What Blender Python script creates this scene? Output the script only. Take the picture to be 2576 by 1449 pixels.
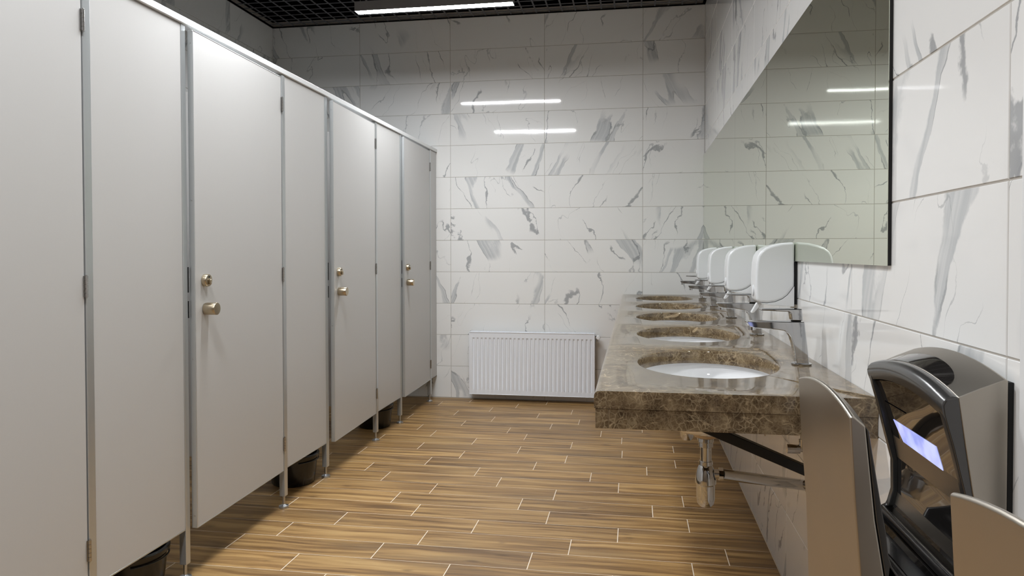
import bpy, bmesh, math, random
from mathutils import Matrix, Vector
random.seed(7)
S = bpy.context.scene
COL = S.collection
for o in list(bpy.data.objects): bpy.data.objects.remove(o)

# ---------------------------------------------------------------- camera
F, YAW, PITCH, ROLL, CAMZ = 1844.28, 0.165452, -0.0200247, 0.00152777, 1.152266
cd = bpy.data.cameras.new('camera'); cam = bpy.data.objects.new('camera', cd); COL.objects.link(cam)
cd.sensor_width = 36; cd.lens = F/2576*36; cd.shift_x = 0; cd.shift_y = (673.87-724.5)/2576
cd.clip_start = 0.02
Rm = Matrix.Rotation(YAW, 3, 'Z') @ Matrix.Rotation(PITCH, 3, 'X') @ Matrix.Rotation(ROLL, 3, 'Y')
r, f_, u = Rm.col[0], Rm.col[1], Rm.col[2]
M = Matrix((( r[0], u[0], -f_[0], 0), (r[1], u[1], -f_[1], 0), (r[2], u[2], -f_[2], CAMZ), (0, 0, 0, 1)))
cam.matrix_world = M
S.camera = cam
# ---------------------------------------------------------------- world, exposure, lamp strengths
w = bpy.data.worlds.new('world'); S.world = w; w.use_nodes = True
w.node_tree.nodes['Background'].inputs[0].default_value = (0.02, 0.02, 0.02, 1)
S.view_settings.view_transform = 'Standard'; S.view_settings.look = 'None'
S.view_settings.gamma = 1; S.view_settings.use_curve_mapping = False
S.view_settings.exposure = 1.6
LAMP_POWER = 62.0
DOWNLIGHT_AND_FILL = [(-0.95, 1.15, 9), (-0.95, -0.75, 12)]   # lamp implied by knob shadows, then unseen fill added behind camera: x, y, watts
LAMP_Y = [4.28, 2.55]              # the two lamps that the tiles mirror
# room
XL, XR, YB, YF, ZC = -2.94, 0.5186, 5.6642, -1.75, 3.004
Z0 = 0.0042

# ---------------------------------------------------------------- node helper
def srgb(r, g, b):
    f = lambda c: (c/255/12.92) if c/255 <= 0.04045 else ((c/255+0.055)/1.055)**2.4
    return (f(r), f(g), f(b), 1)
class NT:
    def __init__(s, name):
        s.m = bpy.data.materials.new(name); s.m.use_nodes = True
        s.t = s.m.node_tree; s.b = s.t.nodes['Principled BSDF']
    def n(s, typ, ins=None, **kw):
        nd = s.t.nodes.new(typ)
        for k, v in kw.items(): setattr(nd, k, v)
        for k, v in (ins or {}).items():
            if hasattr(v, 'is_output') or isinstance(v, bpy.types.NodeSocket): s.t.links.new(v, nd.inputs[k])
            else: nd.inputs[k].default_value = v
        return nd
    def math(s, op, a, b=0.0, c=0.0):
        return s.n('ShaderNodeMath', {0: a, 1: b, 2: c}, operation=op).outputs[0]
    def vmath(s, op, a, b=(0, 0, 0)):
        return s.n('ShaderNodeVectorMath', {0: a, 1: b}, operation=op).outputs[0]
    def mapping(s, v, loc=(0, 0, 0), rot=(0, 0, 0), sc=(1, 1, 1)):
        return s.n('ShaderNodeMapping', {0: v, 1: loc, 2: rot, 3: sc}).outputs[0]
    def noise(s, v, scale=5, detail=2, rough=.5, dist=0):
        return s.n('ShaderNodeTexNoise', {'Vector': v, 'Scale': scale, 'Detail': detail, 'Roughness': rough, 'Distortion': dist}).outputs[0]
    def ramp(s, fac, stops):
        nd = s.n('ShaderNodeValToRGB', {0: fac}); cr = nd.color_ramp
        while len(cr.elements) < len(stops): cr.elements.new(0.5)
        for e, (p, c) in zip(cr.elements, stops):
            e.position = p; e.color = c if len(c) == 4 else (*c, 1)
        return nd.outputs[0]
    def mr(s, v, a, b, c=0, d=1):
        return s.n('ShaderNodeMapRange', {0: v, 1: a, 2: b, 3: c, 4: d}, interpolation_type='SMOOTHSTEP').outputs[0]
    def mix(s, fac, a, b):
        nd = s.t.nodes.new('ShaderNodeMix'); nd.data_type = 'RGBA'
        for k, v in ((0, fac), (6, a), (7, b)):
            if isinstance(v, bpy.types.NodeSocket): s.t.links.new(v, nd.inputs[k])
            else: nd.inputs[k].default_value = v
        return nd.outputs[2]
    def set(s, **kw):
        for k, v in kw.items():
            k = {'color': 'Base Color', 'rough': 'Roughness', 'metal': 'Metallic', 'spec': 'Specular IOR Level', 'normal': 'Normal',
                 'coat': 'Coat Weight', 'coatr': 'Coat Roughness', 'ior': 'IOR', 'aniso': 'Anisotropic',
                 'emit': 'Emission Color', 'es': 'Emission Strength'}[k]
            if isinstance(v, bpy.types.NodeSocket): s.t.links.new(v, s.b.inputs[k])
            else: s.b.inputs[k].default_value = v
        return s
    def bump(s, h, strength=.2, dist=.002):
        return s.n('ShaderNodeBump', {'Height': h, 'Strength': strength, 'Distance': dist}).outputs[0]
    def coords(s, rnd=True):
        v = s.n('ShaderNodeTexCoord').outputs['Object']
        if rnd:
            q = s.n('ShaderNodeObjectInfo').outputs['Random']
            off = s.n('ShaderNodeCombineXYZ', {0: s.math('MULTIPLY', q, 57.3), 1: s.math('MULTIPLY', q, 131.7), 2: s.math('MULTIPLY', q, 93.1)}).outputs[0]
            return s.vmath('ADD', v, off), q
        return v

def plain(name, color, rough=.5, metal=0, grain=0.03, gscale=40, stretch=(1, 1, 1), bump=0, **kw):
    """a uniform coloured material with a faint procedural variation"""
    t = NT(name); v = t.mapping(t.coords(False), sc=stretch)
    nz = t.noise(v, gscale, 3, .6)
    lo = tuple(c*(1-grain) for c in color[:3])+(1,); hi = tuple(min(1, c*(1+grain)) for c in color[:3])+(1,)
    t.set(color=t.mix(nz, lo, hi), rough=rough, metal=metal, **kw)
    if bump: t.set(normal=t.bump(nz, bump, .001))
    return t.m

def m_tile():
    t = NT('marble_tile'); v, q = t.coords()
    flip = t.math('SUBTRACT', 1.0, t.math('MULTIPLY', t.math('GREATER_THAN', q, .74), 2.0))
    v = t.vmath('MULTIPLY', v, t.n('ShaderNodeCombineXYZ', {0: flip, 1: 1.0, 2: 1.0}).outputs[0])
    rot = t.mapping(v, rot=(0, math.radians(-24), 0))           # x across the veins, z along them
    warp = t.noise(v, 3.4, 3, .5)
    sep = t.n('ShaderNodeSeparateXYZ', {0: rot}).outputs
    def streak(fx, fz, wa, seed):
        x = t.math('ADD', t.math('MULTIPLY', sep[0], fx), t.math('MULTIPLY', warp, wa))
        c = t.n('ShaderNodeCombineXYZ', {0: x, 1: seed, 2: t.math('MULTIPLY', sep[2], fz)}).outputs[0]
        return t.noise(c, 1.0, 2.0, .45)
    def cut(q_, a_, b_): return t.math('SUBTRACT', 1.0, t.mr(q_, a_, b_))
    def cut(q_, a_, b_): return t.math('SUBTRACT', 1.0, t.mr(q_, a_, b_))
    rag = t.math('MULTIPLY', t.math('SUBTRACT', t.noise(v, 34, 3, .6), .5), .036)
    def iso(n, w0, w1, wsc):      # ragged line of varying width where a stretched noise crosses one half
        d = t.math('ABSOLUTE', t.math('SUBTRACT', t.math('ADD', n, rag), .5))
        return cut(t.math('DIVIDE', d, t.mr(t.noise(v, wsc, 2, .5), .40, .66, w0, w1)), .25, 1.0)
    v1 = t.math('MULTIPLY', iso(streak(3.6, .8, .8, 3.1), .003, .015, 9), t.mr(t.noise(v, 3.0, 1, .5), .50, .56))
    v2 = t.math('MULTIPLY', iso(streak(5.0, 1.5, 1.3, 9.7), .002, .007, 14), t.mr(t.noise(t.mapping(v, loc=(5, 2, 9)), 3.6, 1, .5), .47, .56))
    # broad pale grey bands, streaky inside
    n3 = t.math('ADD', streak(3.6, .5, .5, 17.3), t.math('MULTIPLY', rag, .5))
    b3 = t.math('MULTIPLY', t.math('MULTIPLY', t.mr(n3, .590, .598), cut(n3, .632, .645)), t.mr(streak(55, 1.6, 4, 5.5), .3, .7, .5, 1.0))
    b3 = t.math('MULTIPLY', b3, t.mr(t.noise(v, 2.4, 1, .5), .45, .52))
    rim = t.math('MULTIPLY', t.math('MULTIPLY', cut(t.math('ABSOLUTE', t.math('SUBTRACT', n3, .594)), .002, .006), t.mr(t.noise(v, 7, 2, .5), .48, .6)), t.mr(t.noise(v, 2.4, 1, .5), .45, .52))
    col = t.mix(t.math('MULTIPLY', b3, .85), srgb(236, 235, 233), srgb(186, 189, 191))
    col = t.mix(t.math('MULTIPLY', v2, .5), col, srgb(150, 153, 156))
    col = t.mix(t.math('MULTIPLY', rim, .6), col, srgb(130, 133, 137))
    col = t.mix(t.math('MULTIPLY', v1, .7), col, srgb(132, 135, 139))
    wob = t.noise(v, 3.2, 1, .4)
    t.set(color=col, rough=.045, ior=1.5, normal=t.bump(wob, .12, .004))
    return t.m

def m_wood():
    t = NT('wood_look_plank'); v, q = t.coords()
    w_ = t.noise(t.mapping(v, sc=(1.5, 5, 1)), 2.0, 2, .5)
    sep = t.n('ShaderNodeSeparateXYZ', {0: v}).outputs
    yy = t.math('ADD', sep[1], t.math('MULTIPLY', w_, .045))
    c = t.n('ShaderNodeCombineXYZ', {0: sep[0], 1: yy, 2: sep[2]}).outputs[0]
    s1 = t.noise(t.mapping(c, sc=(1.6, 34, 1)), 1.0, 4, .6)
    s2 = t.noise(t.mapping(c, sc=(5, 130, 1)), 1.0, 3, .6)
    s3 = t.noise(t.mapping(c, sc=(1.2, 11, 1)), 1.0, 2, .5)
    col = t.ramp(s1, [(.32, srgb(104, 76, 44)), (.44, srgb(142, 108, 66)), (.56, srgb(172, 136, 86)), (.72, srgb(190, 156, 104))])
    col = t.mix(t.mr(s3, .50, .70, 0, .5), col, srgb(104, 82, 60))
    col = t.mix(t.mr(s2, .55, .75, 0, .35), col, srgb(110, 80, 48))
    knot = t.n('ShaderNodeTexVoronoi', {'Vector': t.mapping(c, sc=(5, 13, 1)), 'Scale': 1.0, 'Randomness': 1.0}, feature='F1').outputs['Distance']
    kn = t.math('MULTIPLY', t.math('SUBTRACT', 1.0, t.mr(knot, .03, .22)), t.mr(t.noise(v, 5, 2), .48, .6))
    col = t.mix(t.math('MULTIPLY', kn, .7), col, srgb(84, 60, 38))
    tone = t.mr(q, 0, 1, .88, 1.06)
    hsv = t.n('ShaderNodeHueSaturation', {'Value': tone, 'Saturation': 1.0, 'Color': col}).outputs[0]
    t.set(color=hsv, rough=t.mr(s2, .3, .8, .36, .5), ior=1.45, normal=t.bump(s2, .12, .0006))
    return t.m

def m_emperador():
    t = NT('brown_emperador_marble'); v = t.coords(False)
    wn = t.n('ShaderNodeTexNoise', {'Vector': v, 'Scale': 14.0, 'Detail': 3.0, 'Roughness': .6}).outputs['Color']
    c = t.vmath('ADD', v, t.vmath('MULTIPLY', t.vmath('SUBTRACT', wn, (.5, .5, .5)), (.045, .045, .045)))
    def crack(sc, a, b):
        d = t.n('ShaderNodeTexVoronoi', {'Vector': c, 'Scale': sc}, feature='DISTANCE_TO_EDGE').outputs['Distance']
        return t.math('SUBTRACT', 1.0, t.mr(d, a, b))
    e1 = crack(30, .0, .055); e2 = crack(64, .0, .085); e3 = crack(140, 0, .13)
    base = t.ramp(t.noise(v, 26, 4, .6, .4), [(.3, srgb(66, 52, 37)), (.46, srgb(94, 77, 57)), (.58, srgb(116, 98, 74)), (.74, srgb(144, 125, 98))])
    msk = t.mr(t.noise(v, 12, 2, .5), .40, .62)
    col = t.mix(t.math('MULTIPLY', e2, t.math('ADD', t.math('MULTIPLY', msk, .45), .15)), base, srgb(176, 158, 128))
    col = t.mix(t.math('MULTIPLY', e3, .28), col, srgb(156, 138, 108))
    col = t.mix(t.math('MULTIPLY', e1, t.math('MULTIPLY', t.mr(t.noise(v, 34, 2), .45, .62), .5)), col, srgb(190, 168, 134))
    pt = t.mr(t.noise(t.mapping(v, loc=(3, 7, 1)), 9, 2, .5, 1.0), .69, .72)
    col = t.mix(t.math('MULTIPLY', pt, .6), col, srgb(200, 176, 140))
    t.set(color=col, rough=.06, ior=1.55)
    return t.m

def m_steel(name, col, rough=.3, stretch=(120, 120, 1.5)):
    t = NT(name); v = t.coords(False)
    n = t.noise(t.mapping(v, sc=stretch), 6, 4, .7)
    n2 = t.noise(v, 7, 2, .5)
    lo = tuple(c*.985 for c in col[:3])+(1,); hi = tuple(min(1, c*1.01) for c in col[:3])+(1,)
    t.set(color=t.mix(n, lo, hi), metal=1.0, rough=t.math('ADD', t.mr(n, .2, .8, rough-.006, rough+.006), t.mr(n2, .3, .7, -.01, .015)))
    return t.m

MT = dict(
    tile=m_tile(), wood=m_wood(), emp=m_emperador(),
    grout=plain('wall_grout', srgb(178, 172, 164), .9, gscale=90, bump=.2),
    fgrout=plain('floor_grout', srgb(232, 218, 198), .9, gscale=90, bump=.2),
    laminate=plain('grey_laminate', srgb(192, 190, 188), .38, grain=.012, gscale=160, ior=1.45),
    alu=plain('anodised_aluminium', srgb(196, 199, 200), .32, .75, grain=.02, gscale=60, stretch=(1, 1, .05)),
    rail=plain('painted_rail', srgb(222, 222, 222), .35, .2, grain=.01),
    chrome=plain('chrome', (.56, .565, .575, 1), .05, 1, grain=.01),
    nickel=plain('satin_nickel', (.50, .425, .31, 1), .26, 1, grain=.05, stretch=(1, 30, 30)),
    zinc=plain('zinc_foot', (.55, .56, .57, 1), .3, 1),
    hinge=plain('hinge_steel', (.45, .44, .43, 1), .25, 1),
    white=plain('white_paint', srgb(226, 226, 226), .45, grain=.01),
    lamphouse=plain('grey_lamp_housing', srgb(120, 118, 118), .5, grain=.01),
    taupe=plain('taupe_wall_paint', srgb(108, 92, 74), .6, grain=.01),
    enamel=plain('white_radiator_enamel', srgb(234, 236, 241), .3, grain=.01),
    ceramic=plain('white_ceramic', srgb(240, 240, 241), .05, grain=.005, coat=.6, coatr=.03),
    plastic=plain('white_gloss_plastic', srgb(232, 233, 234), .16, grain=.006),
    grid=plain('black_ceiling_grid', srgb(90, 90, 94), .8, grain=.05),
    void=plain('black_void', srgb(7, 7, 8), 1.0, spec=0.0),
    black=plain('black_steel', srgb(16, 16, 16), .45),
    bin=plain('black_bin_plastic', srgb(20, 20, 21), .25, grain=.1),
    darkgap=plain('dark_rubber', srgb(14, 14, 14), .7),
    steel=m_steel('brushed_steel', (.45, .41, .355, 1), .36),
    gun=plain('gunmetal_plastic', (.075, .072, .07, 1), .24, .6, grain=.05, coat=.35, coatr=.12),
    gloss=plain('black_gloss_plastic', (.018, .016, .015, 1), .05, grain=.05, coat=1.0, coatr=.02),
    darkp=plain('dark_grey_plastic', (.035, .036, .038, 1), .2, coat=.3),
    basin_under=plain('beige_unglazed_ceramic', srgb(190, 165, 132), .5),
    edgeblk=plain('black_mirror_edge', srgb(6, 6, 6), .5),
)
t = NT('tinted_mirror'); v = t.coords(False)
t.set(color=t.mix(t.noise(v, 2, 1), (.735, .775, .66, 1), (.75, .79, .675, 1)), metal=1, rough=0.0); MT['mirror'] = t.m
t = NT('lamp_diffuser'); v = t.coords(False)
t.set(color=(1, 1, 1, 1), emit=t.mix(t.noise(v, 3, 1), (.93, .965, 1, 1), (.94, .975, 1, 1)), es=LAMP_POWER); MT['lamp'] = t.m
t = NT('lit_blue_display'); v = t.coords(False)
t.set(color=(.2, .22, .4, 1), rough=.1, emit=t.mix(t.mr(t.noise(v, 22, 2), .35, .65), (.28, .32, .74, 1), (.50, .55, .92, 1)), es=.36); MT['display'] = t.m

# ---------------------------------------------------------------- mesh helpers
def link(name, bm, mat, parent=None, smooth=None, bevel=0, seg=2, loc=None):
    me = bpy.data.meshes.new(name)
    if isinstance(bm, tuple): me.from_pydata(bm[0], [], bm[1])
    else:
        bmesh.ops.recalc_face_normals(bm, faces=bm.faces); bm.to_mesh(me); bm.free()
    me.materials.append(MT[mat] if isinstance(mat, str) else mat)
    o = bpy.data.objects.new(name, me); COL.objects.link(o)
    if parent: o.parent = parent
    if loc: o.location = loc
    if smooth is not None:
        b2 = bmesh.new(); b2.from_mesh(me); a = math.radians(smooth)
        for f in b2.faces: f.smooth = True
        for e in b2.edges:
            if len(e.link_faces) == 2 and e.calc_face_angle(9) > a: e.smooth = False
        b2.to_mesh(me); b2.free()
    if bevel:
        md = o.modifiers.new('bevel', 'BEVEL'); md.width = bevel; md.segments = seg; md.limit_method = 'ANGLE'; md.angle_limit = math.radians(40)
        md.harden_normals = False
        for p in me.polygons: p.use_smooth = True
        for e in me.edges: e.use_edge_sharp = False
        md.use_clamp_overlap = True
        wn = o.modifiers.new('wn', 'WEIGHTED_NORMAL'); wn.keep_sharp = True
    return o
def tag(o, label=None, cat=None, group=None, kind=None):
    if label: o['label'] = label
    if cat: o['category'] = cat
    if group: o['group'] = group
    if kind: o['kind'] = kind
    return o
def empty(name, loc, label, cat, group=None):
    o = bpy.data.objects.new(name, None); COL.objects.link(o); o.location = loc
    o.empty_display_size = .1
    return tag(o, label, cat, group)
def box(bm, x0, x1, y0, y1, z0, z1):
    vs = [bm.verts.new((x, y, z)) for x in (x0, x1) for y in (y0, y1) for z in (z0, z1)]
    for q in ((0, 1, 3, 2), (4, 6, 7, 5), (0, 4, 5, 1), (2, 3, 7, 6), (0, 2, 6, 4), (1, 5, 7, 3)): bm.faces.new([vs[i] for i in q])
    return bm
def bx(*a):
    return box(bmesh.new(), *a)
def prism(bm, poly, y0, y1, axis='Y'):
    """extrude a closed XZ polygon along Y (axis Y), or an XY polygon along Z (axis Z)"""
    f = (lambda p, t: (p[0], t, p[1])) if axis == 'Y' else (lambda p, t: (p[0], p[1], t)) if axis == 'Z' else (lambda p, t: (t, p[0], p[1]))
    a = [bm.verts.new(f(p, y0)) for p in poly]; b = [bm.verts.new(f(p, y1)) for p in poly]
    n = len(poly)
    bm.faces.new(a); bm.faces.new(b[::-1])
    for i in range(n): bm.faces.new((a[i], b[i], b[(i+1) % n], a[(i+1) % n]))
    return bm
def cyl(bm, p0, p1, r0, r1=None, n=20, caps=True):
    p0, p1 = Vector(p0), Vector(p1); r1 = r0 if r1 is None else r1
    d = (p1-p0).normalized(); q = d.to_track_quat('Z', 'Y')
    A, B = [], []
    for i in range(n):
        a = 2*math.pi*i/n; c = Vector((math.cos(a), math.sin(a), 0))
        A.append(bm.verts.new(p0+q@(c*r0))); B.append(bm.verts.new(p1+q@(c*r1)))
    for i in range(n): bm.faces.new((A[i], A[(i+1) % n], B[(i+1) % n], B[i]))
    if caps: bm.faces.new(A[::-1]); bm.faces.new(B)
    return bm
def lathe(bm, c, prof, n=28, sx=1, sy=1, cap=True):
    """prof: list of (radius, z) about the vertical axis through c"""
    rings = []
    for rr, z in prof:
        rings.append([bm.verts.new((c[0]+math.cos(2*math.pi*i/n)*rr*sx, c[1]+math.sin(2*math.pi*i/n)*rr*sy, c[2]+z)) for i in range(n)])
    for A, B in zip(rings, rings[1:]):
        for i in range(n): bm.faces.new((A[i], A[(i+1) % n], B[(i+1) % n], B[i]))
    if cap: bm.faces.new(rings[0][::-1]); bm.faces.new(rings[-1])
    return bm
def tube(bm, pts, rad, n=14):
    pts = [Vector(p) for p in pts]; rings = []
    for i, p in enumerate(pts):
        d = (pts[min(i+1, len(pts)-1)]-pts[max(i-1, 0)]).normalized(); q = d.to_track_quat('Z', 'Y')
        rings.append([bm.verts.new(p+q@Vector((math.cos(2*math.pi*k/n)*rad, math.sin(2*math.pi*k/n)*rad, 0))) for k in range(n)])
    for A, B in zip(rings, rings[1:]):
        for i in range(n): bm.faces.new((A[i], A[(i+1) % n], B[(i+1) % n], B[i]))
    bm.faces.new(rings[0][::-1]); bm.faces.new(rings[-1])
    return bm
def copy_tree(o, parent=None):
    c = o.copy(); COL.objects.link(c)
    if parent: c.parent = parent
    for ch in [x for x in bpy.data.objects if x.parent == o and x != c]:
        if ch.parent == o: copy_tree(ch, c)
    return c

# ================================================================ SETTING
T = 0.008                                   # tile thickness
def struct(name, bm, mat):
    return tag(link(name, bm, mat), kind='structure')
floor = struct('floor', bx(XL-.1, XR+.1, YF-.1, YB+.1, -.12, -.00045), 'fgrout')
wall_back = struct('wall_back', bx(XL-.1, XR+.1, YB+.0015, YB+.12, -.1, 3.1), 'grout')
wall_right = struct('wall_right', bx(XR+.0015, XR+.12, YF-.1, YB+.1, -.1, 3.1), 'grout')
wall_left = struct('wall_left', bx(XL-.12, XL-.0015, YF-.1, YB+.1, -.1, 3.1), 'grout')
wall_front = struct('wall_front', bx(XL-.1, XR+.1, YF-.12, YF, -.1, 3.1), 'taupe')
ceiling = struct('ceiling', bx(XL-.1, XR+.1, YF-.1, YB+.1, 3.052, 3.15), 'void')

# ---- wall tiles: local X along the wall, local Z up, face towards local -Y
_tm = {}
def tile_mesh(w, h):
    k = (round(w, 3), round(h, 3))
    if k not in _tm:
        c = .0012; a, b = w/2, h/2; bm = bmesh.new()
        R = [[bm.verts.new((sx*(a-i), y, sz*(b-i))) for sx, sz in ((-1, -1), (1, -1), (1, 1), (-1, 1))] for i, y in ((0, T), (0, c), (c, 0))]
        for A, B in zip(R, R[1:]):
            for i in range(4): bm.faces.new((A[i], A[(i+1) % 4], B[(i+1) % 4], B[i]))
        bm.faces.new(R[2][::-1]); bm.faces.new(R[0])
        bmesh.ops.recalc_face_normals(bm, faces=bm.faces)
        me = bpy.data.meshes.new('tile'); bm.to_mesh(me); bm.free(); me.materials.append(MT['tile']); _tm[k] = me
    return _tm[k]
GAP = .0028
def tile(parent, cx, cy, cz, w, h, rz):
    o = bpy.data.objects.new('tile', tile_mesh(w, h)); COL.objects.link(o)
    o.location = (cx, cy, cz); o.rotation_euler = (0, 0, rz); o.parent = parent
def rows():
    for j in range(12):
        z0, z1 = max(Z0+.25*j, 0.0005), min(Z0+.25*(j+1), ZC+.02)
        yield z0, z1
def cuts(a, b, org, step=.75):
    k = math.ceil((a-org)/step+1e-6); c = [a]
    while org+k*step < b-1e-4: c.append(org+k*step); k += 1
    return list(zip(c, c[1:]+[b]))
for z0, z1 in rows():
    for a, b in cuts(XL, XR, -1.4384): tile(wall_back, (a+b)/2, YB-0.0, (z0+z1)/2, b-a-GAP, z1-z0-GAP, 0)
    for a, b in cuts(YF, YB, 1.1339): tile(wall_right, XR, (a+b)/2, (z0+z1)/2, b-a-GAP, z1-z0-GAP, -math.pi/2)
    for a, b in cuts(YF, YB, 5.019): tile(wall_left, XL, (a+b)/2, (z0+z1)/2, b-a-GAP, z1-z0-GAP, math.pi/2)
# tile bodies sit in the wall: cut the backing visually by keeping tile faces T in front of it is not needed

# ---- floor planks
PW, P0, PL = .1524, 3.079, .5965
OFFS = {0: .235, 1: .09, 2: .232, 3: .53, 4: .385, 5: .075, 6: .23, 7: .537, 8: .235, 9: .53, 10: .397, 11: .06, 12: .235, 13: .53, 14: .16,
        15: .33, 16: .54, -1: .54, -2: .357, -3: .22, -4: .53, -5: .11, -6: .37, -7: .24}
_pm = {}
def plank_mesh(w, d):
    k = (round(w, 3), round(d, 3))
    if k not in _pm:
        bm = bmesh.new(); c = .0006; a, b = w/2, d/2
        R = [[bm.verts.new((sx*(a-i), sy*(b-i), z)) for sx, sy in ((-1, -1), (1, -1), (1, 1), (-1, 1))] for i, z in ((0, -.0004), (0, -.0002), (c*.5, 0))]
        for A, B in zip(R, R[1:]):
            for i in range(4): bm.faces.new((A[i], A[(i+1) % 4], B[(i+1) % 4], B[i]))
        bm.faces.new(R[2]); bm.faces.new(R[0][::-1])
        bmesh.ops.recalc_face_normals(bm, faces=bm.faces)
        me = bpy.data.meshes.new('plank'); bm.to_mesh(me); bm.free(); me.materials.append(MT['wood']); _pm[k] = me
    return _pm[k]
rest = bmesh.new()
k0 = math.floor((YF-P0)/PW)
for k in range(k0, 18):
    ya, yb = max(P0+PW*k, YF), min(P0+PW*(k+1), YB)
    if yb-ya < .01: continue
    off = OFFS.get(k, random.random()*.59)
    ref = -.37 + (off - .235)
    for a, b in cuts(XL, XR, ref, PL):
        if b-a < .008: continue
        g = .0036
        if yb > 1.15:
            o = bpy.data.objects.new('plank', plank_mesh(b-a-g, yb-ya-.0026)); COL.objects.link(o)
            o.location = ((a+b)/2, (ya+yb)/2, 0); o.parent = floor
        else: box(rest, a+g/2, b-g/2, ya+.001, yb-.001, -.0004, 0)
tag(link('plank_field', rest, 'wood', floor), 'wood look floor planks nearest the camera', kind='stuff')

# ---- open cell ceiling grid
x = -2.437-.1*5
gi = 0
GX = [-2.9+.1*i for i in range(35)]; GX = [-2.9365+.0995*i for i in range(36) if -2.9365+.0995*i < XR-.01 and -2.9365+.0995*i > XL+.006]
barY = bmesh.new(); box(barY, -.006, .006, YF+.004, YB-.004, 0, .003)
me_by = bpy.data.meshes.new('grid_bar'); bmesh.ops.recalc_face_normals(barY, faces=barY.faces); barY.to_mesh(me_by); me_by.materials.append(MT['grid'])
barX = bmesh.new(); box(barX, XL+.004, XR-.004, -.006, .006, 0, .003)
me_bx = bpy.data.meshes.new('grid_bar'); bmesh.ops.recalc_face_normals(barX, faces=barX.faces); barX.to_mesh(me_bx); me_bx.materials.append(MT['grid'])
for gx in GX:
    o = bpy.data.objects.new('grid_bar', me_by); COL.objects.link(o); o.location = (gx, 0, ZC+.001); o.parent = ceiling
gy = 5.579
while gy > YF+.05:
    o = bpy.data.objects.new('grid_bar', me_bx); COL.objects.link(o); o.location = (0, gy, ZC+.0015); o.parent = ceiling
    gy -= .1
bm = bmesh.new()
box(bm, XL+.0005, XR-.0005, YB-.022, YB-.0005, ZC, ZC+.003); box(bm, XL+.0005, XL+.022, YF+.001, YB-.022, ZC, ZC+.003); box(bm, XR-.022, XR-.0005, YF+.001, YB-.022, ZC, ZC+.003)
tag(link('trim_1', bm, 'void'), kind='structure')
# plain white jamb that closes the tiled wall towards the camera
bm = bx(XR-.0115, XR+.001, -.55, 1.0745, 0, ZC); tag(link('trim_2', bm, 'white', bevel=.002), kind='structure')

# ================================================================ LAMPS
def lamp(y, label):
    t_ = empty('linear_lamp', (-1.188, y, 2.618), label, 'lamp', 'suspended linear lamps')
    hw, L = .031, .483
    bm = bmesh.new(); box(bm, -L-.002, L+.002, -hw-.002, hw+.002, .0062, .055)
    for q in ((-L-.002, L+.002, -hw-.002, -hw), (-L-.002, L+.002, hw, hw+.002), (-L-.002, -L, -hw, hw), (L, L+.002, -hw, hw)): box(bm, *q, -.0004, .0062)
    link('housing', bm, 'lamphouse', t_)
    bm = bmesh.new(); box(bm, -L+.001, L-.001, -hw, hw, 0, .0058); link('diffuser', bm, 'lamp', t_)
    for s in (-1, 1):
        link('suspension_wire', cyl(bmesh.new(), (s*.46, 0, .055), (s*.46, 0, 3.0515-2.618), .0009, n=6), 'zinc', t_)
    return t_
LL = ['glowing white linear lamp hung near the far tiled wall', 'linear lamp over the middle of the room, seen only mirrored in the tiles']
for y, l in zip(LAMP_Y, LL): lamp(y, l)

for k, (dx, dy, wt) in enumerate(DOWNLIGHT_AND_FILL):  # second one is unseen fill, added to brighten the near end
    d_ = empty('unseen_downlight', (dx, dy, ZC), ['square recessed ceiling downlight above the nearer cubicles', 'added unseen fill light behind the camera, shaped as a square ceiling downlight'][k], 'downlight', 'recessed ceiling downlights')
    bm = bmesh.new()
    for q in ((-.16, .16, -.16, -.145), (-.16, .16, .145, .16), (-.16, -.145, -.145, .145), (.145, .16, -.145, .145)): box(bm, *q, -.006, .0008)
    link('frame', bm, 'white', d_, bevel=.001)
    ld = bpy.data.lights.new('unseen_area_light', 'AREA'); ld.shape = 'SQUARE'; ld.size = .28; ld.energy = wt; ld.color = (.93, .965, 1); ld.spread = math.radians(140)
    lo = bpy.data.objects.new('unseen_area_light', ld); COL.objects.link(lo); lo.parent = d_; lo.location = (0, 0, -.004)

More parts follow.
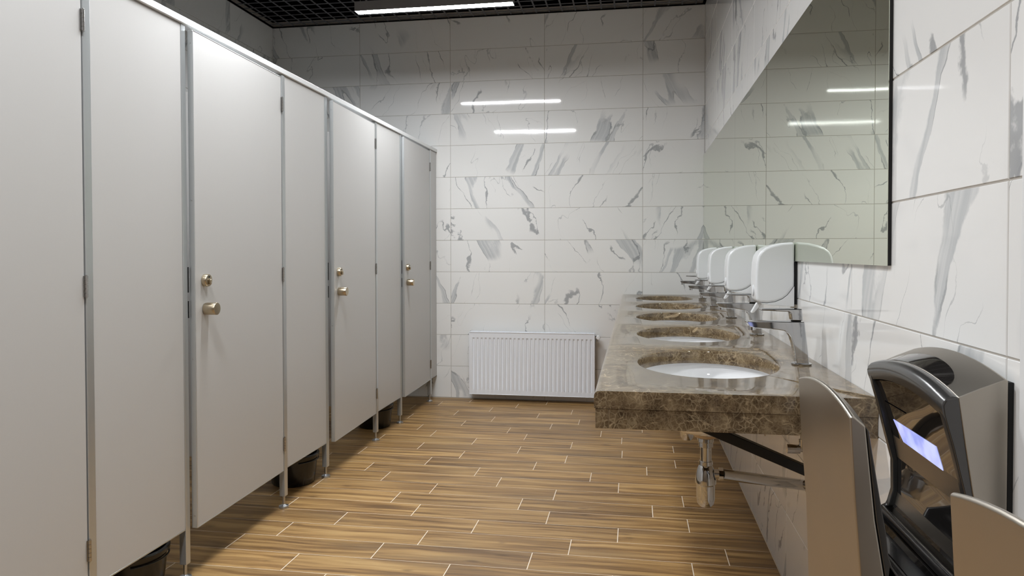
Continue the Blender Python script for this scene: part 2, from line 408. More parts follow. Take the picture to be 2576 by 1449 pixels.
# ================================================================ TOILET CUBICLES
XP = -1.5560                                # front plane of the panels
CUB = [dict(lp=(1.125, 1.153), door=(1.160, 1.870), hp=(1.874, 1.904), pan=(1.904, 2.335)),
       dict(lp=(2.335, 2.361), door=(2.370, 3.068), hp=(3.072, 3.102), pan=(3.102, 3.531)),
       dict(lp=(3.531, 3.562), door=(3.580, 4.266), hp=(4.270, 4.300), pan=(4.300, 4.742)),
       dict(lp=(4.742, 4.770), door=(4.777, 5.470), hp=(5.474, 5.502), pan=(5.502, 5.6615))]
CL = ['nearest grey toilet cubicle at the left picture edge, lock out of view', 'grey toilet cubicle with the largest fully visible door, second from the camera',
      'grey toilet cubicle in the middle of the row, third from the camera, door slightly ajar', 'farthest grey toilet cubicle, against the white tiled back wall']
ZB, ZT = .178, 1.952
AJ = [1.2, 1.75, 2.0, 1.45]
for i, c in enumerate(CUB):
    root = empty('toilet_cubicle', (XP, c['hp'][0], 0), CL[i], 'toilet cubicle', 'row of grey toilet cubicles')
    root.matrix_world
    oy = c['hp'][0]; ox = XP
    L = lambda x0, x1, y0, y1, z0, z1: bx(x0-ox, x1-ox, y0-oy, y1-oy, z0, z1)
    # fixed panel with aluminium edge profiles
    p0, p1 = c['pan']
    link('panel', L(XP-.016, XP, p0+.0005, p1-.0005, ZB+.006, ZT-.002), 'laminate', root)
    bm = L(XP-.017, XP+.001, p0+.0006, p1-.0006, ZB, ZB+.0055); link('bottom_profile', bm, 'alu', root, bevel=.001)
    # posts
    for (a, b) in (c['lp'], c['hp']):
        po = link('post', L(XP-.024, XP+.0028, a+.0002, b-.0002, .055, ZT-.002), 'alu', root, bevel=.0025)
        cx_, cy_ = XP-.0105-ox, (a+b)/2-oy
        bm = bmesh.new(); lathe(bm, (cx_, cy_, 0), [(.022, .0003), (.023, .006), (.021, .011), (.010, .015), (.006, .017), (.006, .056)], 20)
        link('levelling_foot', bm, 'zinc', po, smooth=40)
        # the cavity dark strike plate on the lock post
    a, b = c['lp']
    for z0, z1 in ((1.015, 1.105), (.925, .985)):
        link('strike_plate', L(XP-.006, XP+.0045, b-.0003, b+.0028, z0, z1), 'black', root)
    # partition going back to the wall
    py = p0+.10
    link('partition', L(XL+.002, XP-.0175, py, py+.016, ZB, ZT-.03), 'laminate', root)
    for zb in (.35, 1.75):
        link('wall_bracket', L(XL+.0005, XL+.03, py+.0165, py+.03, zb, zb+.04), 'alu', root)
    # door, hinged on the far post, slightly open towards the room
    d0, d1 = c['door']; W = d1-d0
    dr = link('door', bx(-.0175, .0, -W+.004, -.002, ZB+.001, 1.936), 'laminate', root, bevel=.0008)
    dr.location = (.0015, d1-oy, 0); dr.rotation_euler = (0, 0, math.radians(AJ[i]))
    link('edge_profile', bx(-.0195, .0012, -W-.0005, -W+.004, ZB-.003, 1.938), 'alu', dr, bevel=.002)
    link('edge_profile', bx(-.0185, .0010, -W+.0045, -.002, ZB-.004, ZB+.0008), 'alu', dr, bevel=.0012)
    link('edge_profile', bx(-.0185, .0010, -W+.0045, -.002, 1.9362, 1.940), 'alu', dr, bevel=.0012)
    for z in (.22, .779, 1.341, 1.893):
        link('screw', cyl(bmesh.new(), (-.009, -W-.0004, z), (-.009, -W-.0016, z), .0038, .003, 12), 'zinc', dr)
    # lock rosette with indicator and thumb turn
    ky = -W+.062
    bm = bmesh.new(); lathe(bm, (0, 0, 0), [(.0225, .001), (.0225, .016), (.021, .0185), (.008, .019)], 32)
    bmesh.ops.rotate(bm, verts=bm.verts, cent=(0, 0, 0), matrix=Matrix.Rotation(math.pi/2, 3, 'Y')); bmesh.ops.translate(bm, verts=bm.verts, vec=(0, ky, 1.056))
    link('lock', bm, 'nickel', dr, smooth=35)
    bm = bmesh.new(); lathe(bm, (0, 0, 0), [(.0048, .0185), (.0048, .0197)], 16, sx=.7, sy=1.3)
    bmesh.ops.rotate(bm, verts=bm.verts, cent=(0, 0, 0), matrix=Matrix.Rotation(math.pi/2, 3, 'Y')); bmesh.ops.translate(bm, verts=bm.verts, vec=(0, ky, 1.068))
    link('lock_indicator', bm, 'black', dr)
    bm = bx(.0185, .028, ky-.004, ky+.004, 1.041, 1.060); link('thumb_turn', bm, 'nickel', dr, bevel=.003, seg=3)
    # cylinder knob
    bm = bmesh.new(); lathe(bm, (0, 0, 0), [(.0205, .0012), (.0215, .003), (.0225, .010), (.0225, .0455), (.0215, .047), (.004, .0475)], 36)
    bmesh.ops.rotate(bm, verts=bm.verts, cent=(0, 0, 0), matrix=Matrix.Rotation(math.pi/2, 3, 'Y')); bmesh.ops.translate(bm, verts=bm.verts, vec=(0, ky+.004, .953))
    link('door_knob', bm, 'nickel', dr, smooth=35)
    # hinges in the gap between door and post: leaf and five knuckles
    for hz in (.295, 1.058, 1.817):
        bm = bmesh.new()
        for q in range(5):
            cyl(bm, (.0045, .0012, hz-.03+.0124*q), (.0045, .0012, hz-.03+.0124*q+.0112), .0048, n=12)
        cyl(bm, (.0045, .0012, hz-.033), (.0045, .0012, hz+.034), .0028, n=10)
        box(bm, .0012, .0024, -.008, -.0032, hz-.029, hz+.031)
        link('hinge', bm, 'hinge', dr, smooth=40)
# continuous head rail over the cubicle fronts
bm = bmesh.new()
prism(bm, [(-1.590, 1.953), (-1.549, 1.953), (-1.549, 1.9545), (-1.547, 1.9555), (-1.547, 1.976), (-1.549, 1.978), (-1.590, 1.978)], 1.1, YB-.003)
tag(link('head_rail', bm, 'rail'), 'long white head rail running along the top of the grey cubicle fronts', 'rail')

# black bins standing inside the cubicles
BL = ['black plastic bin under the nearest cubicle, cut by the bottom picture edge', 'black plastic bin behind the second cubicle post, middle one of the three in view', 'black plastic bin under the third cubicle, farthest of the three in view']
def make_bin():
    r_ = empty('waste_bin', (0, 0, 0), '', 'bin', 'black bins in the toilet cubicles')
    bm = bmesh.new(); lathe(bm, (0, 0, 0), [(.098, .0005), (.104, .006), (.112, .06), (.119, .138), (.116, .138), (.100, .012), (.05, .0105)], 40); link('bucket', bm, 'bin', r_, smooth=40)
    bm = bmesh.new(); lathe(bm, (0, 0, 0), [(.1195, .134), (.127, .135), (.128, .147), (.125, .151), (.1165, .151), (.1165, .1385), (.1195, .1385)], 40, cap=False)
    link('rim', bm, 'bin', r_, smooth=40)
    bm = bmesh.new()
    tube(bm, [(.1235*math.cos(a), .1235*math.sin(a), .120) for a in [-.9+.12*q for q in range(16)]], .003, 8)
    link('handle', bm, 'bin', r_, smooth=60)
    return r_
for k, (bxx, byy) in enumerate([(-1.70, 2.235), (-1.695, 3.445), (-1.71, 4.655)]):
    r_ = make_bin() if k == 0 else copy_tree(b0)
    if k == 0: b0 = r_
    r_.location = (bxx, byy, 0); r_['label'] = BL[k]

# ================================================================ RADIATOR
RX0, RX1, RZ0, RZ1, RY = -1.270, -.295, .055, .541, YB-.100
rad = empty('radiator', ((RX0+RX1)/2, YB-.06, 0), 'white ribbed panel radiator low on the tiled back wall', 'radiator')
ox, oy = rad.location.x, rad.location.y
# front panel with vertical flutes
n = 29; pitch = (RX1-RX0-.03)/n
bm = bmesh.new()
xs = []; x = RX0; prof = [(RX0+.004, 0)]
for i in range(n):
    x = RX0+.015+pitch*i
    prof += [(x+.012, 0), (x+.0155, .006), (x+pitch-.0075, .006), (x+pitch-.004, 0)]
prof += [(RX1-.004, 0)]
zf = [RZ0+.002, RZ0+.036, RZ0+.05, RZ1-.055, RZ1-.043, RZ1-.004]
dp = [0, 0, 1, 1, 0, 0]
grid = [[bm.verts.new((px-ox, RY+py*d-oy, z)) for px, py in prof] for z, d in zip(zf, dp)]
for A, B in zip(grid, grid[1:]):
    for i in range(len(prof)-1): bm.faces.new((A[i], A[i+1], B[i+1], B[i]))
link('front_panel', bm, 'enamel', rad, smooth=25)
for nm, a in (('frame_edge', (RX0, RX0+.0042, RY-.003, RY+.02, RZ0, RZ1)), ('frame_edge', (RX1-.0042, RX1, RY-.003, RY+.02, RZ0, RZ1)),
              ('frame_edge', (RX0+.0042, RX1-.0042, RY-.003, RY+.02, RZ0, RZ0+.003)), ('frame_edge', (RX0+.0042, RX1-.0042, RY-.003, RY+.02, RZ1-.004, RZ1-.0005))):
    link(nm, bx(a[0]-ox, a[1]-ox, a[2]-oy, a[3]-oy, a[4], a[5]), 'enamel', rad, bevel=.0015)
link('rear_panel', bx(RX0+.01-ox, RX1-.01-ox, YB-.045-oy, YB-.036-oy, RZ0+.01, RZ1-.01), 'enamel', rad)
for a, b in ((RX0, RX0+.0015), (RX1-.0015, RX1)):
    link('side_cover', bx(a-ox, b-ox, RY+.0205-oy, YB-.033-oy, RZ0+.004, RZ1-.004), 'enamel', rad)
bm = bmesh.new()
ng = 84; gw = (RX1-RX0-.012)/ng
box(bm, RX0+.004-ox, RX1-.004-ox, RY+.0205-oy, RY+.026-oy, RZ1-.004, RZ1+.002); box(bm, RX0+.004-ox, RX1-.004-ox, YB-.04-oy, YB-.034-oy, RZ1-.004, RZ1+.002)
for i in range(ng):
    xx = RX0+.006+gw*i; box(bm, xx-ox, xx+gw*.55-ox, RY+.026-oy, YB-.04-oy, RZ1-.003, RZ1+.001)
link('top_grille', bm, 'enamel', rad)
for xx in (RX0+.15, RX1-.17):
    link('wall_bracket', bx(xx-ox, xx+.03-ox, YB-.0355-oy, YB-.0005-oy, .14, .46), 'enamel', rad)
bm = bmesh.new(); cyl(bm, (RX1-ox, .0, .512), (RX1+.022-ox, 0, .512), .009); cyl(bm, (RX1+.014-ox, .0, .512), (RX1+.014-ox, .0, .47), .009); cyl(bm, (RX1+.014-ox, .0, .475), (RX1+.014-ox, YB-.0005-oy, .475), .0075)
link('valve', bm, 'chrome', rad, smooth=40)
bm = bmesh.new()
prf = [(.009, 0), (.012, .004), (.0165, .008), (.0165, .034), (.0135, .040), (.002, .0405)]
lathe(bm, (0, 0, 0), prf, 22); bmesh.ops.rotate(bm, verts=bm.verts, cent=(0, 0, 0), matrix=Matrix.Rotation(math.radians(90), 3, 'X')); bmesh.ops.translate(bm, verts=bm.verts, vec=(RX1+.026-ox, -.006, .512))
link('thermostat_knob', bm, 'plastic', rad, smooth=40)

# ================================================================ COUNTERTOP
CX0, CX1, CY0, CY1, CZ, CT = -.0905, XR-.0008, 1.676, YB-.001, .838, .040
SY = [2.155+.758*k for k in range(5)]; SX, SA, SB = .203, .192, .262
top = empty('countertop', (CX0, CY0, 0), 'long brown marble washbasin countertop with five oval cut-outs along the right wall', 'countertop')
ox, oy = CX0, CY0
def slab(y0, y1, sinks):
    bm = bmesh.new(); z1, z0 = CZ, CZ-CT; N = 72; rb = .006
    edges = [y0]+[(a+b)/2 for a, b in zip(sinks, sinks[1:])]+[y1]
    def V(x, y, z): return bm.verts.new((x-ox, y-oy, z))
    xe = CX0+.012
    for c, a, b in zip(sinks, edges, edges[1:]):
        angs = sorted(set([2*math.pi*i/N for i in range(N)]+[math.atan2(yy-c, xx-SX) % (2*math.pi) for xx in (xe, CX1) for yy in (a, b)]))
        O, rings = [], [[], [], [], []]
        for t_ in angs:
            dx, dy = math.cos(t_), math.sin(t_)
            s = 1e9
            if dx > 1e-9: s = min(s, (CX1-SX)/dx)
            if dx < -1e-9: s = min(s, (xe-SX)/dx)
            if dy > 1e-9: s = min(s, (b-c)/dy)
            if dy < -1e-9: s = min(s, (a-c)/dy)
            O.append((SX+s*dx, c+s*dy))
            re = 1/math.sqrt((dx/SA)**2+(dy/SB)**2)
            for k, (dr_, dz) in enumerate(((rb, 0), (rb*.3, -rb*.3), (0, -rb), (0, -CT+.0))):
                rings[k].append(V(SX+(re+dr_)*dx, c+(re+dr_)*dy, z1+dz))
        ot = [V(x_, y_, z1) for x_, y_ in O]; ob = [V(x_, y_, z0) for x_, y_ in O]
        n_ = len(angs)
        seq = [ot]+rings+[ob]
        for A, B in zip(seq, seq[1:]):
            for i in range(n_): bm.faces.new((A[i], A[(i+1) % n_], B[(i+1) % n_], B[i]))
    bmesh.ops.remove_doubles(bm, verts=bm.verts, dist=1e-5)
    # rounded long front edge + end caps
    prf = [(xe, z1)]+[(CX0+.012-.012*math.sin(a), z1-.012+.012*math.cos(a)) for a in [math.pi/2*q/6 for q in range(1, 7)]]+[(CX0, z0+.002), (CX0+.002, z0), (xe, z0)]
    A = [V(x_, y0, z_) for x_, z_ in prf]; B = [V(x_, y1, z_) for x_, z_ in prf]
    for i in range(len(prf)-1): bm.faces.new((A[i], A[i+1], B[i+1], B[i]))
    bm.faces.new(A); bm.faces.new(B)
    for yy in (y0, y1):
        bm.faces.new([V(xe, yy, z1), V(CX1, yy, z1), V(CX1, yy, z0), V(xe, yy, z0)])
    bmesh.ops.remove_doubles(bm, verts=bm.verts, dist=1e-5)
    return bm
SEAM = (SY[2]+SY[3])/2
link('slab', slab(CY0, SEAM-.0004, SY[:3]), 'emp', top, smooth=35)
link('slab', slab(SEAM+.0004, CY1, SY[3:]), 'emp', top, smooth=35)
zt = CZ-CT-.0006
link('front_apron', bx(CX0+.003-ox, CX0+.033-ox, CY0+.002-oy, CY1-oy, .752, zt), 'emp', top, bevel=.001)
link('end_apron', bx(CX0+.0335-ox, CX1-ox, CY0+.002-oy, CY0+.022-oy, .752, zt), 'emp', top, bevel=.001)

ORD = ['nearest', 'second nearest', 'middle', 'second farthest', 'farthest']
# basins
def basin():
    r_ = empty('washbasin', (0, 0, 0), '', 'washbasin', 'oval undermount basins')
    zt_ = CZ-CT-.0012
    bm = bmesh.new(); a, b = SA+.012, SB+.012
    P = []
    for q in range(15):
        s = q/14; ang = s*math.pi/2
        P.append((math.cos(ang)**.75 if q < 14 else .08, -.135*math.sin(ang)))
    N = 56
    def ring(k, dz, grow=0): return [bm.verts.new((math.cos(2*math.pi*i/N)*((a)*k+grow), math.sin(2*math.pi*i/N)*((b)*k+grow), zt_+dz)) for i in range(N)]
    inner = [ring(max(k, .1), dz) for k, dz in P]
    outer = [ring(max(k, .1), dz-.011, .010) for k, dz in P]
    lip = ring(1, 0, .026); lip2 = ring(1, -.011, .026)
    def band(A, B):
        for i in range(N): bm.faces.new((A[i], A[(i+1) % N], B[(i+1) % N], B[i]))
    for A, B in zip(inner, inner[1:]): band(A, B)
    for A, B in zip(outer, outer[1:]): band(A, B)
    band(inner[0], lip); band(lip, lip2); band(lip2, outer[0]); band(inner[-1], outer[-1])
    link('bowl', bm, 'ceramic', r_, smooth=50)
    bm = bmesh.new(); lathe(bm, (0, 0, zt_-.138), [(.024, -.012), (.024, .003), (.020, .005), (.012, .0035)], 24); link('drain', bm, 'chrome', r_, smooth=40)
    return r_
for k, y in enumerate(SY):
    r_ = basin() if k == 0 else copy_tree(bs0)
    if k == 0: bs0 = r_
    r_.location = (SX, y, 0); r_['label'] = f'white oval undermount basin in the brown marble, {ORD[k]} of the five'
# bottle traps
def trap():
    r_ = empty('bottle_trap', (0, 0, 0), '', 'drain trap', 'chrome bottle traps under the basins')
    bm = bmesh.new()
    lathe(bm, (0, 0, 0), [(.030, .640), (.034, .636), (.032, .626), (.020, .622)], 28); link('flange', bm, 'basin_under', r_, smooth=40)
    bm = bmesh.new(); lathe(bm, (0, 0, 0), [(.022, .622), (.0225, .612), (.020, .610), (.0205, .598), (.0175, .596)], 8+16)
    link('nut', bm, 'chrome', r_, smooth=30)
    bm = bmesh.new(); lathe(bm, (0, 0, 0), [(.016, .597), (.016, .545)], 28); link('inlet_pipe', bm, 'chrome', r_, smooth=40)
    bm = bmesh.new(); lathe(bm, (0, 0, 0), [(.0195, .556), (.020, .546), (.018, .544), (.0215, .538), (.027, .520), (.0295, .500), (.0295, .492), (.0262, .488), (.026, .45), (.0235, .435), (.017, .426), (.006, .423)], 32)
    link('bottle', bm, 'chrome', r_, smooth=30)
    bm = bmesh.new(); cyl(bm, (.022, 0, .519), (.036, 0, .519), .0135, n=24); cyl(bm, (.036, 0, .519), (.048, 0, .519), .0195, n=8); link('outlet_nut', bm, 'chrome', r_, smooth=30)
    L_ = XR-SX
    bm = bmesh.new(); tube(bm, [(.044, 0, .519), (L_-.003, .150, .453)], .0158, 24)
    link('waste_pipe', bm, 'chrome', r_, smooth=40)
    bm = bmesh.new(); cyl(bm, (L_-.010, .149, .453), (L_-.0006, .149, .453), .018, .037, 28); link('escutcheon', bm, 'chrome', r_, smooth=30)
    return r_
for k, y in enumerate(SY):
    r_ = trap() if k == 0 else copy_tree(tr0)
    if k == 0: tr0 = r_
    r_.location = (SX, y, 0); r_['label'] = f'chrome bottle trap hanging under the {ORD[k]} basin'
# angle stop valve
va = empty('angle_valve', (XR, 2.265, .572), 'small chrome angle valve on the wall beside the near dryer', 'valve')
bm = cyl(bmesh.new(), (-.0006, 0, 0), (-.045, 0, 0), .0085, n=16); link('body', bm, 'chrome', va, smooth=40)
bm = cyl(bmesh.new(), (-.036, 0, 0), (-.072, 0, 0), .0135, n=12); link('turn_knob', bm, 'chrome', va, smooth=30)
bm = cyl(bmesh.new(), (-.030, 0, .0), (-.030, 0, .03), .009, n=12); cyl(bm, (-.030, 0, .03), (-.030, 0, .16), .005, n=10); link('supply_hose', bm, 'chrome', va, smooth=40)
# black steel bracket under the counter
br = empty('counter_bracket', (XR, 1.80, .797), 'black steel triangular bracket carrying the near end of the counter', 'bracket')
bm = bmesh.new(); prism(bm, [(-.4846, -.0202), (-.4170, -.0202), (-.0090, -.190), (-.0090, -.2125)], -.015, .015); link('brace', bm, 'black', br, bevel=.002)
link('arm', bx(-.56, -.001, -.019, .019, -.0195, -.0008), 'black', br, bevel=.001)
link('wall_plate', bx(-.0085, -.0008, -.0225, .0225, -.26, -.0205), 'black', br, bevel=.001)

# ================================================================ FAUCETS
def faucet():
    r_ = empty('faucet', (0, 0, CZ), '', 'faucet', 'chrome mixer taps')
    X0 = .463
    g = lambda P: [(x_-X0, z_-CZ) for x_, z_ in P]
    bm = bmesh.new(); lathe(bm, (0, 0, 0), [(.0265, .0003), (.0275, .002), (.0275, .0045), (.024, .006)], 36); link('base_plate', bm, 'chrome', r_, smooth=40)
    poly = [(.4475, .843), (.480, .843), (.4665, .9600), (.3135, .9600), (.3125, .956), (.319, .9455), (.335, .941), (.396, .9375), (.413, .9345), (.424, .9275), (.4315, .916), (.437, .898), (.442, .872)]
    poly = g(poly)
    bm = bmesh.new()
    # loft: half width tapers from base (.019) to the spout (.022)
    hw = lambda x_, z_: .0185+.004*min(1, max(0, z_/.1))
    A = [bm.verts.new((x_, -hw(x_, z_), z_)) for x_, z_ in poly]; B = [bm.verts.new((x_, hw(x_, z_), z_)) for x_, z_ in poly]
    bm.faces.new(A); bm.faces.new(B[::-1]); n_ = len(poly)
    for i in range(n_): bm.faces.new((A[i], B[i], B[(i+1) % n_], A[(i+1) % n_]))
    link('body', bm, 'chrome', r_, bevel=.004, seg=3)
    bm = bmesh.new(); cyl(bm, (.329-X0, 0, .9455-CZ), (.329-X0, 0, .934-CZ), .0105, n=20); link('aerator', bm, 'chrome', r_, smooth=30)
    bm = bmesh.new(); prism(bm, g([(.352, .9955), (.350, .9915), (.352, .990), (.424, .9880), (.4305, .9835), (.4335, .9635), (.4625, .9635), (.4605, .9955)]), -.0195, .0195)
    link('lever', bm, 'chrome', r_, bevel=.0022, seg=3)
    bm = bmesh.new(); cyl(bm, (.448-X0, 0, .9603-CZ), (.448-X0, 0, .964-CZ), .0135, n=20); link('lever_neck', bm, 'darkgap', r_, smooth=30)
    return r_
for k, y in enumerate(SY):
    r_ = faucet() if k == 0 else copy_tree(fa0)
    if k == 0: fa0 = r_
    r_.location = (.463, y+.004, CZ); r_['label'] = f'chrome single lever faucet behind the {ORD[k]} oval basin'

# ================================================================ MIRRORS
XM = XR-.0085
MS = 3.93
for nm, a, b, l in (('near', 1.607, MS-.0008, 'large wall mirror on the right, nearer pane with black end edge'), ('far', MS+.0008, YB-.0015, 'narrower wall mirror pane reaching the back wall corner')):
    mr = empty('mirror', (XR, (a+b)/2, 1.125), l, 'mirror')
    m_ = (a+b)/2; H = .762
    bm = bmesh.new(); vs = [bm.verts.new(p) for p in ((XM-XR, a-m_, .0), (XM-XR, b-m_, .0), (XM-XR, b-m_, H), (XM-XR, a-m_, H))]
    vb = [bm.verts.new((XM-XR+.0012, v_.co.y, v_.co.z)) for v_ in vs]
    bm.faces.new(vs); bm.faces.new(vb[::-1])
    for i in range(4): bm.faces.new((vs[i], vb[i], vb[(i+1) % 4], vs[(i+1) % 4]))
    link('glass', bm, 'mirror', mr)
    link('backing', bx(XM-XR+.0014, -.0006, a-m_+.0003, b-m_-.0003, .0005, H-.0005), 'edgeblk', mr)

# ================================================================ SOAP DISPENSERS
def dispenser():
    r_ = empty('soap_dispenser', (0, 0, 0), '', 'soap dispenser', 'white soap dispensers')
    xb = XM-.0012
    def arc(cx, cz, r0, a0, a1, n_=8): return [(cx+r0*math.cos(math.radians(a0+(a1-a0)*i/n_)), cz+r0*math.sin(math.radians(a0+(a1-a0)*i/n_))) for i in range(n_+1)]
    full = [(xb, .978), (xb, 1.187), (.470, 1.184)]+[(.440, 1.177), (.420, 1.169), (.405, 1.157), (.396, 1.142), (.3915, 1.120), (.3890, 1.085), (.3893, 1.040), (.391, 1.004), (.3935, .9975)]
    seam = [(.400, .9915), (.425, .9895), (.450, .9935), (.472, 1.003), (.488, 1.016), (.499, 1.031), (xb, 1.045)]
    cover = [(xb, 1.187), (.470, 1.184), (.440, 1.177), (.420, 1.169), (.405, 1.157), (.396, 1.142), (.3915, 1.120), (.3890, 1.085), (.3893, 1.040), (.391, 1.004), (.3935, .9965)]+seam
    bm = bmesh.new(); prism(bm, cover, -.055, .055); link('cover', bm, 'plastic', r_, bevel=.009, seg=4)
    low = [(.4035, .990)]+[(x_, z_-.0008) for x_, z_ in seam[1:]]+[(xb, .978), (.425, .983)]
    bm = bmesh.new(); prism(bm, low, -.053, .053); link('lower_body', bm, 'plastic', r_, bevel=.0015)
    bm = bmesh.new(); prism(bm, [(.400, .9885), (.416, .9835), (.392, .954), (.3835, .951), (.3815, .956)], -.010, .010); link('nozzle', bm, 'plastic', r_, bevel=.003, seg=3)
    bm = bmesh.new(); lathe(bm, (0, 0, 0), [(.0165, .0), (.0165, .0025), (.013, .004), (.002, .0042)], 24, sx=1.1, sy=.8)
    bmesh.ops.rotate(bm, verts=bm.verts, cent=(0, 0, 0), matrix=Matrix.Rotation(-math.pi/2, 3, 'Y')); bmesh.ops.translate(bm, verts=bm.verts, vec=(.3895, 0, 1.028))
    link('push_button', bm, 'plastic', r_, smooth=40)
    # spacer that closes the gap to the wall under the mirror edge
    link('wall_plate', bx(xb+.0012, XR-.0006, -.048, .048, .985, 1.122), 'darkgap', r_)
    return r_
DN = ['nearest, between the first and second basin', 'second nearest, between the second and middle basin', 'third from the camera, behind the middle basin tap', 'farthest of the four on the wall']
for k in range(4):
    r_ = dispenser() if k == 0 else copy_tree(dp0)
    if k == 0: dp0 = r_
    r_.location = (0, 2.532+.748*k, 0); r_['label'] = 'white plastic soap dispenser, '+DN[k]

# ================================================================ HAND DRYERS
DY0, DY1 = 1.107, 1.440; DW = DY1-DY0
def arch(y, amp=.020):
    t_ = (y-DY0)/DW; return amp*(1-(2*t_-1)**2)
def loft(bm, fn, ys, cap=True):
    """fn(y) -> closed XZ polygon with a constant vertex count"""
    R = [[bm.verts.new((x_, y-DY0, z_)) for x_, z_ in fn(y)] for y in ys]
    n_ = len(R[0])
    for A, B in zip(R, R[1:]):
        for i in range(n_): bm.faces.new((A[i], B[i], B[(i+1) % n_], A[(i+1) % n_]))
    if cap: bm.faces.new(R[0]); bm.faces.new(R[-1][::-1])
    return bm
def lerp(tab, z):
    tab = sorted(tab)
    if z <= tab[0][0]: return tab[0][1]
    for (a, p), (b, q) in zip(tab, tab[1:]):
        if z <= b: return p+(q-p)*(z-a)/(b-a)
    return tab[-1][1]
REARF = [(.688, .460), (.694, .465), (.705, .470), (.75, .4705), (.79, .469), (.827, .460), (.878, .446), (.920, .434), (.936, .4265)]
def ys_(n_=14, a=DY0, b=DY1): return [a+(b-a)*i/n_ for i in range(n_+1)]
def dryer():
    r_ = empty('hand_dryer', (0, DY0, 0), '', 'hand dryer', 'brushed steel hand dryers')
    ZB_ = .27
    # front wing: brushed steel cover
    def cover(y):
        e = arch(y)
        return [(.3035, .917+e), (.3085, .9195+e), (.3255, .905+e), (.3390, .772), (.352, .69), (.368, .60), (.400, .45), (.405, ZB_+.03), (.385, ZB_), (.345, ZB_), (.331, ZB_+.06), (.3185, .69), (.310, .80)]
    bm = loft(bmesh.new(), cover, ys_()); link('front_cover', bm, 'steel', r_, bevel=.0030, seg=3)
    # dark liner behind the front cover, slot side
    def liner(y):
        e = arch(y)
        t_ = (y-DY0)/DW; 
        return [(.3262, .902+e), (.3295, .8975+e), (.3335, .873+e*.5), (.3445, .806), (.3535, .755), (.3575, .720), (.362, .706), (.370, .694), (.380, .689), (.380, .640), (.3610, .645), (.3530, .6905), (.3400, .772)]
    bm = loft(bmesh.new(), liner, ys_()); link('front_liner', bm, 'gun', r_, bevel=.002, seg=2)
    # rear body in brushed steel
    def rear(y):
        e = arch(y)
        t_ = .444
        return [(.4455, .9500+e), (.475, .9640+e), (.5055, .9770+e*.9), (.5095, .9750+e*.9), (.5095, ZB_), (.402, ZB_), (.4005, .45), (.4600, .66), (.4740, .72), (.4745, .77), (.4650, .817), (.4550, .884)]
    bm = loft(bmesh.new(), rear, ys_()); link('rear_housing', bm, 'steel', r_, bevel=.0016, seg=2)
    link('back_plate', bx(.5105, XR-.0006 , .004, DW-.004, ZB_+.01, .972), 'darkgap', r_)
    # gunmetal bezel: top roll and two cheeks
    def bezel(y):
        e = arch(y)
        nose = [(.4450, .9502+e), (.4380, .9515+e), (.4310, .9485+e), (.4262, .9430+e), (.4245, .9360+e), (.4258, .9280+e), (.4295, .9180+e*.9)]
        return nose+[(.4345, .9180+e*.9), (.4400, .9300+e*.9), (.4465, .9300+e)]
    bm = loft(bmesh.new(), bezel, ys_()); link('bezel_top', bm, 'gun', r_, smooth=50)
    for y0, y1 in ((DY0-.0006, DY0+.016), (DY1-.016, DY1+.0006)):
        P = [(.4272, .925), (.4315, .908), (.4385, .883), (.4535, .820), (.4650, .775), (.4660, .72), (.4600, .697), (.4560, .6885), (.4700, .690), (.4745, .72), (.4750, .77), (.4655, .817), (.4555, .884), (.4470, .950), (.4445, .9502), (.4300, .9475), (.4255, .938)]
        bm = bmesh.new(); prism(bm, [(x_, z_) for x_, z_ in P], y0-DY0, y1-DY0); link('bezel_cheek', bm, 'gun', r_, bevel=.0035, seg=3)
    # glossy face
    def face(y):
        e = arch(y)*.9; F_ = []
        for z in (.916+e, .90, .878, .827, .79, .77, .735, .705, .696, .690): F_.append((lerp(REARF, z if z < .9 else .9+(z-.9)*.3)+.003 if z < .9 else .4345, z))
        F_[1] = (.4425, .90)
        G = [(x_+.008, z) for x_, z in F_]
        return F_+G[::-1]
    bm = loft(bmesh.new(), face, ys_(10, DY0+.0162, DY1-.0162)); link('face_panel', bm, 'gloss', r_, smooth=30)
    # lit display, on the sloping face
    def fx(z): return lerp([(.79, .472), (.827, .463), (.878, .449), (.90, .4425)], z)
    D = [(1.392, .856), (1.204, .856), (1.203, .820), (1.368, .822)]
    bm = bmesh.new(); A = [bm.verts.new((fx(z)-.0008, y-DY0, z)) for y, z in D]; B = [bm.verts.new((fx(z)+.001, y-DY0, z)) for y, z in D]
    bm.faces.new(A); bm.faces.new(B[::-1])
    for i in range(4): bm.faces.new((A[i], B[i], B[(i+1) % 4], A[(i+1) % 4]))
    link('display', bm, 'display', r_)
    # slot floor with its middle ridge and end rims
    def sfloor(y): return [(.3805, .680), (.395, .668), (.425, .662), (.4560, .676), (.4595, .683), (.4595, .640), (.3805, .640)]
    bm = loft(bmesh.new(), sfloor, [DY0+.012, DY1-.012]); link('slot_floor', bm, 'gloss', r_, smooth=30)
    bm = bmesh.new(); cyl(bm, (.449, .012, .681), (.449, DW-.012, .681), .0085, n=20); link('air_nozzle', bm, 'gun', r_, smooth=50)
    bm = bmesh.new(); cyl(bm, (.3925, .012, .6735), (.3925, DW-.012, .6735), .0045, n=14); link('air_nozzle', bm, 'gun', r_, smooth=50)
    bm = bmesh.new(); prism(bm, [(.405, .6675), (.432, .6675), (.432, .664), (.405, .664)], .05, DW-.05); link('drip_tray', bm, 'darkp', r_)
    for y0, y1 in ((.0, .0118), (DW-.0118, DW)):
        P = [(.3575, .722), (.3620, .706), (.3690, .6955), (.381, .6880), (.420, .6865), (.450, .6875), (.4600, .6935), (.4650, .705), (.4750, .70), (.462, .640), (.362, .640), (.354, .690)]
        bm = bmesh.new(); prism(bm, P, y0, y1); link('slot_rim', bm, 'gun', r_, bevel=.003, seg=3)
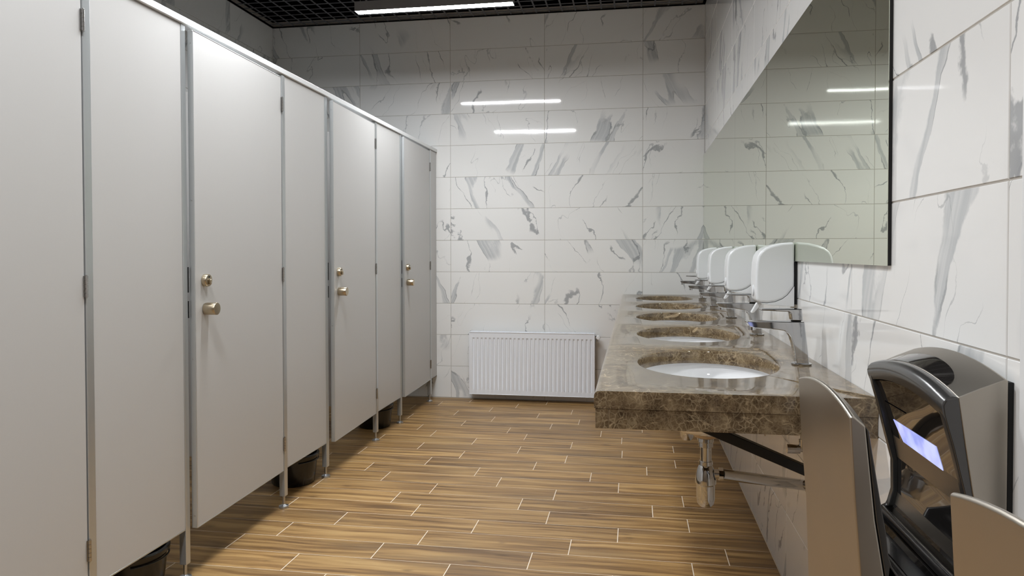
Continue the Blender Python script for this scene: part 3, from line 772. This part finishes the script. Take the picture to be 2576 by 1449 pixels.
    # lower shell that joins both wings
    def under(y): return [(.366, .6385), (.4600, .6385), (.455, .62), (.402, .452), (.4005, .451), (.3975, .47)]
    bm = loft(bmesh.new(), under, [DY0+.002, DY1-.002]); link('lower_shell', bm, 'gun', r_)
    # dark crescent insert on the top
    pts = [(1.272+.124*math.cos(math.pi*q/22), .4472+.0285*math.sin(math.pi*q/22)**.8) for q in range(23)]
    def tz(x_, y): return .9500+arch(y)+(x_-.4455)*(.014/.0295)
    bm = bmesh.new()
    back = [(y, x_) for y, x_ in pts]
    top_ = []; bot_ = []
    for y, x_ in pts: top_.append(bm.verts.new((x_, y-DY0, tz(x_, y)+.0012)))
    fr = []
    for y, x_ in pts: fr.append(bm.verts.new((.4468, y-DY0, tz(.4468, y)+.0012)))
    for i in range(len(pts)-1): bm.faces.new((top_[i], top_[i+1], fr[i+1], fr[i]))
    e_ = bmesh.ops.extrude_face_region(bm, geom=list(bm.faces)); bmesh.ops.translate(bm, verts=[v_ for v_ in e_['geom'] if isinstance(v_, bmesh.types.BMVert)], vec=(0, 0, -.003))
    link('top_insert', bm, 'gloss', r_, smooth=40)
    # small printed bars on the glossy face
    bm = bmesh.new()
    for y0, y1, z in ((1.411, 1.308, .884),):
        A = [bm.verts.new((fx(zz)-.0006, y-DY0, zz)) for y, zz in ((y0, z), (y1, z), (y1, z+.0016), (y0, z+.0016))]
        B = [bm.verts.new((v_.co.x+.0008, v_.co.y, v_.co.z)) for v_ in A]
        bm.faces.new(A); bm.faces.new(B[::-1])
        for i in range(4): bm.faces.new((A[i], B[i], B[(i+1) % 4], A[(i+1) % 4]))
    link('face_slot', bm, 'void', r_)
    return r_
d1 = dryer(); d1['label'] = 'brushed steel hand dryer with lit blue display at the counter end'
d2 = copy_tree(d1); d2.location = (0, DY0-.668, 0); d2['label'] = 'brushed steel hand dryer cut off by the bottom right picture corner, nearest the camera'
# the near dryer hangs on the jamb, 11.5 mm in front of the tiled wall
for ch in [o for o in bpy.data.objects if o.parent == d2 and o.name.startswith('back_plate')]:
    bpy.data.objects.remove(ch)
bpy.context.view_layer.update()
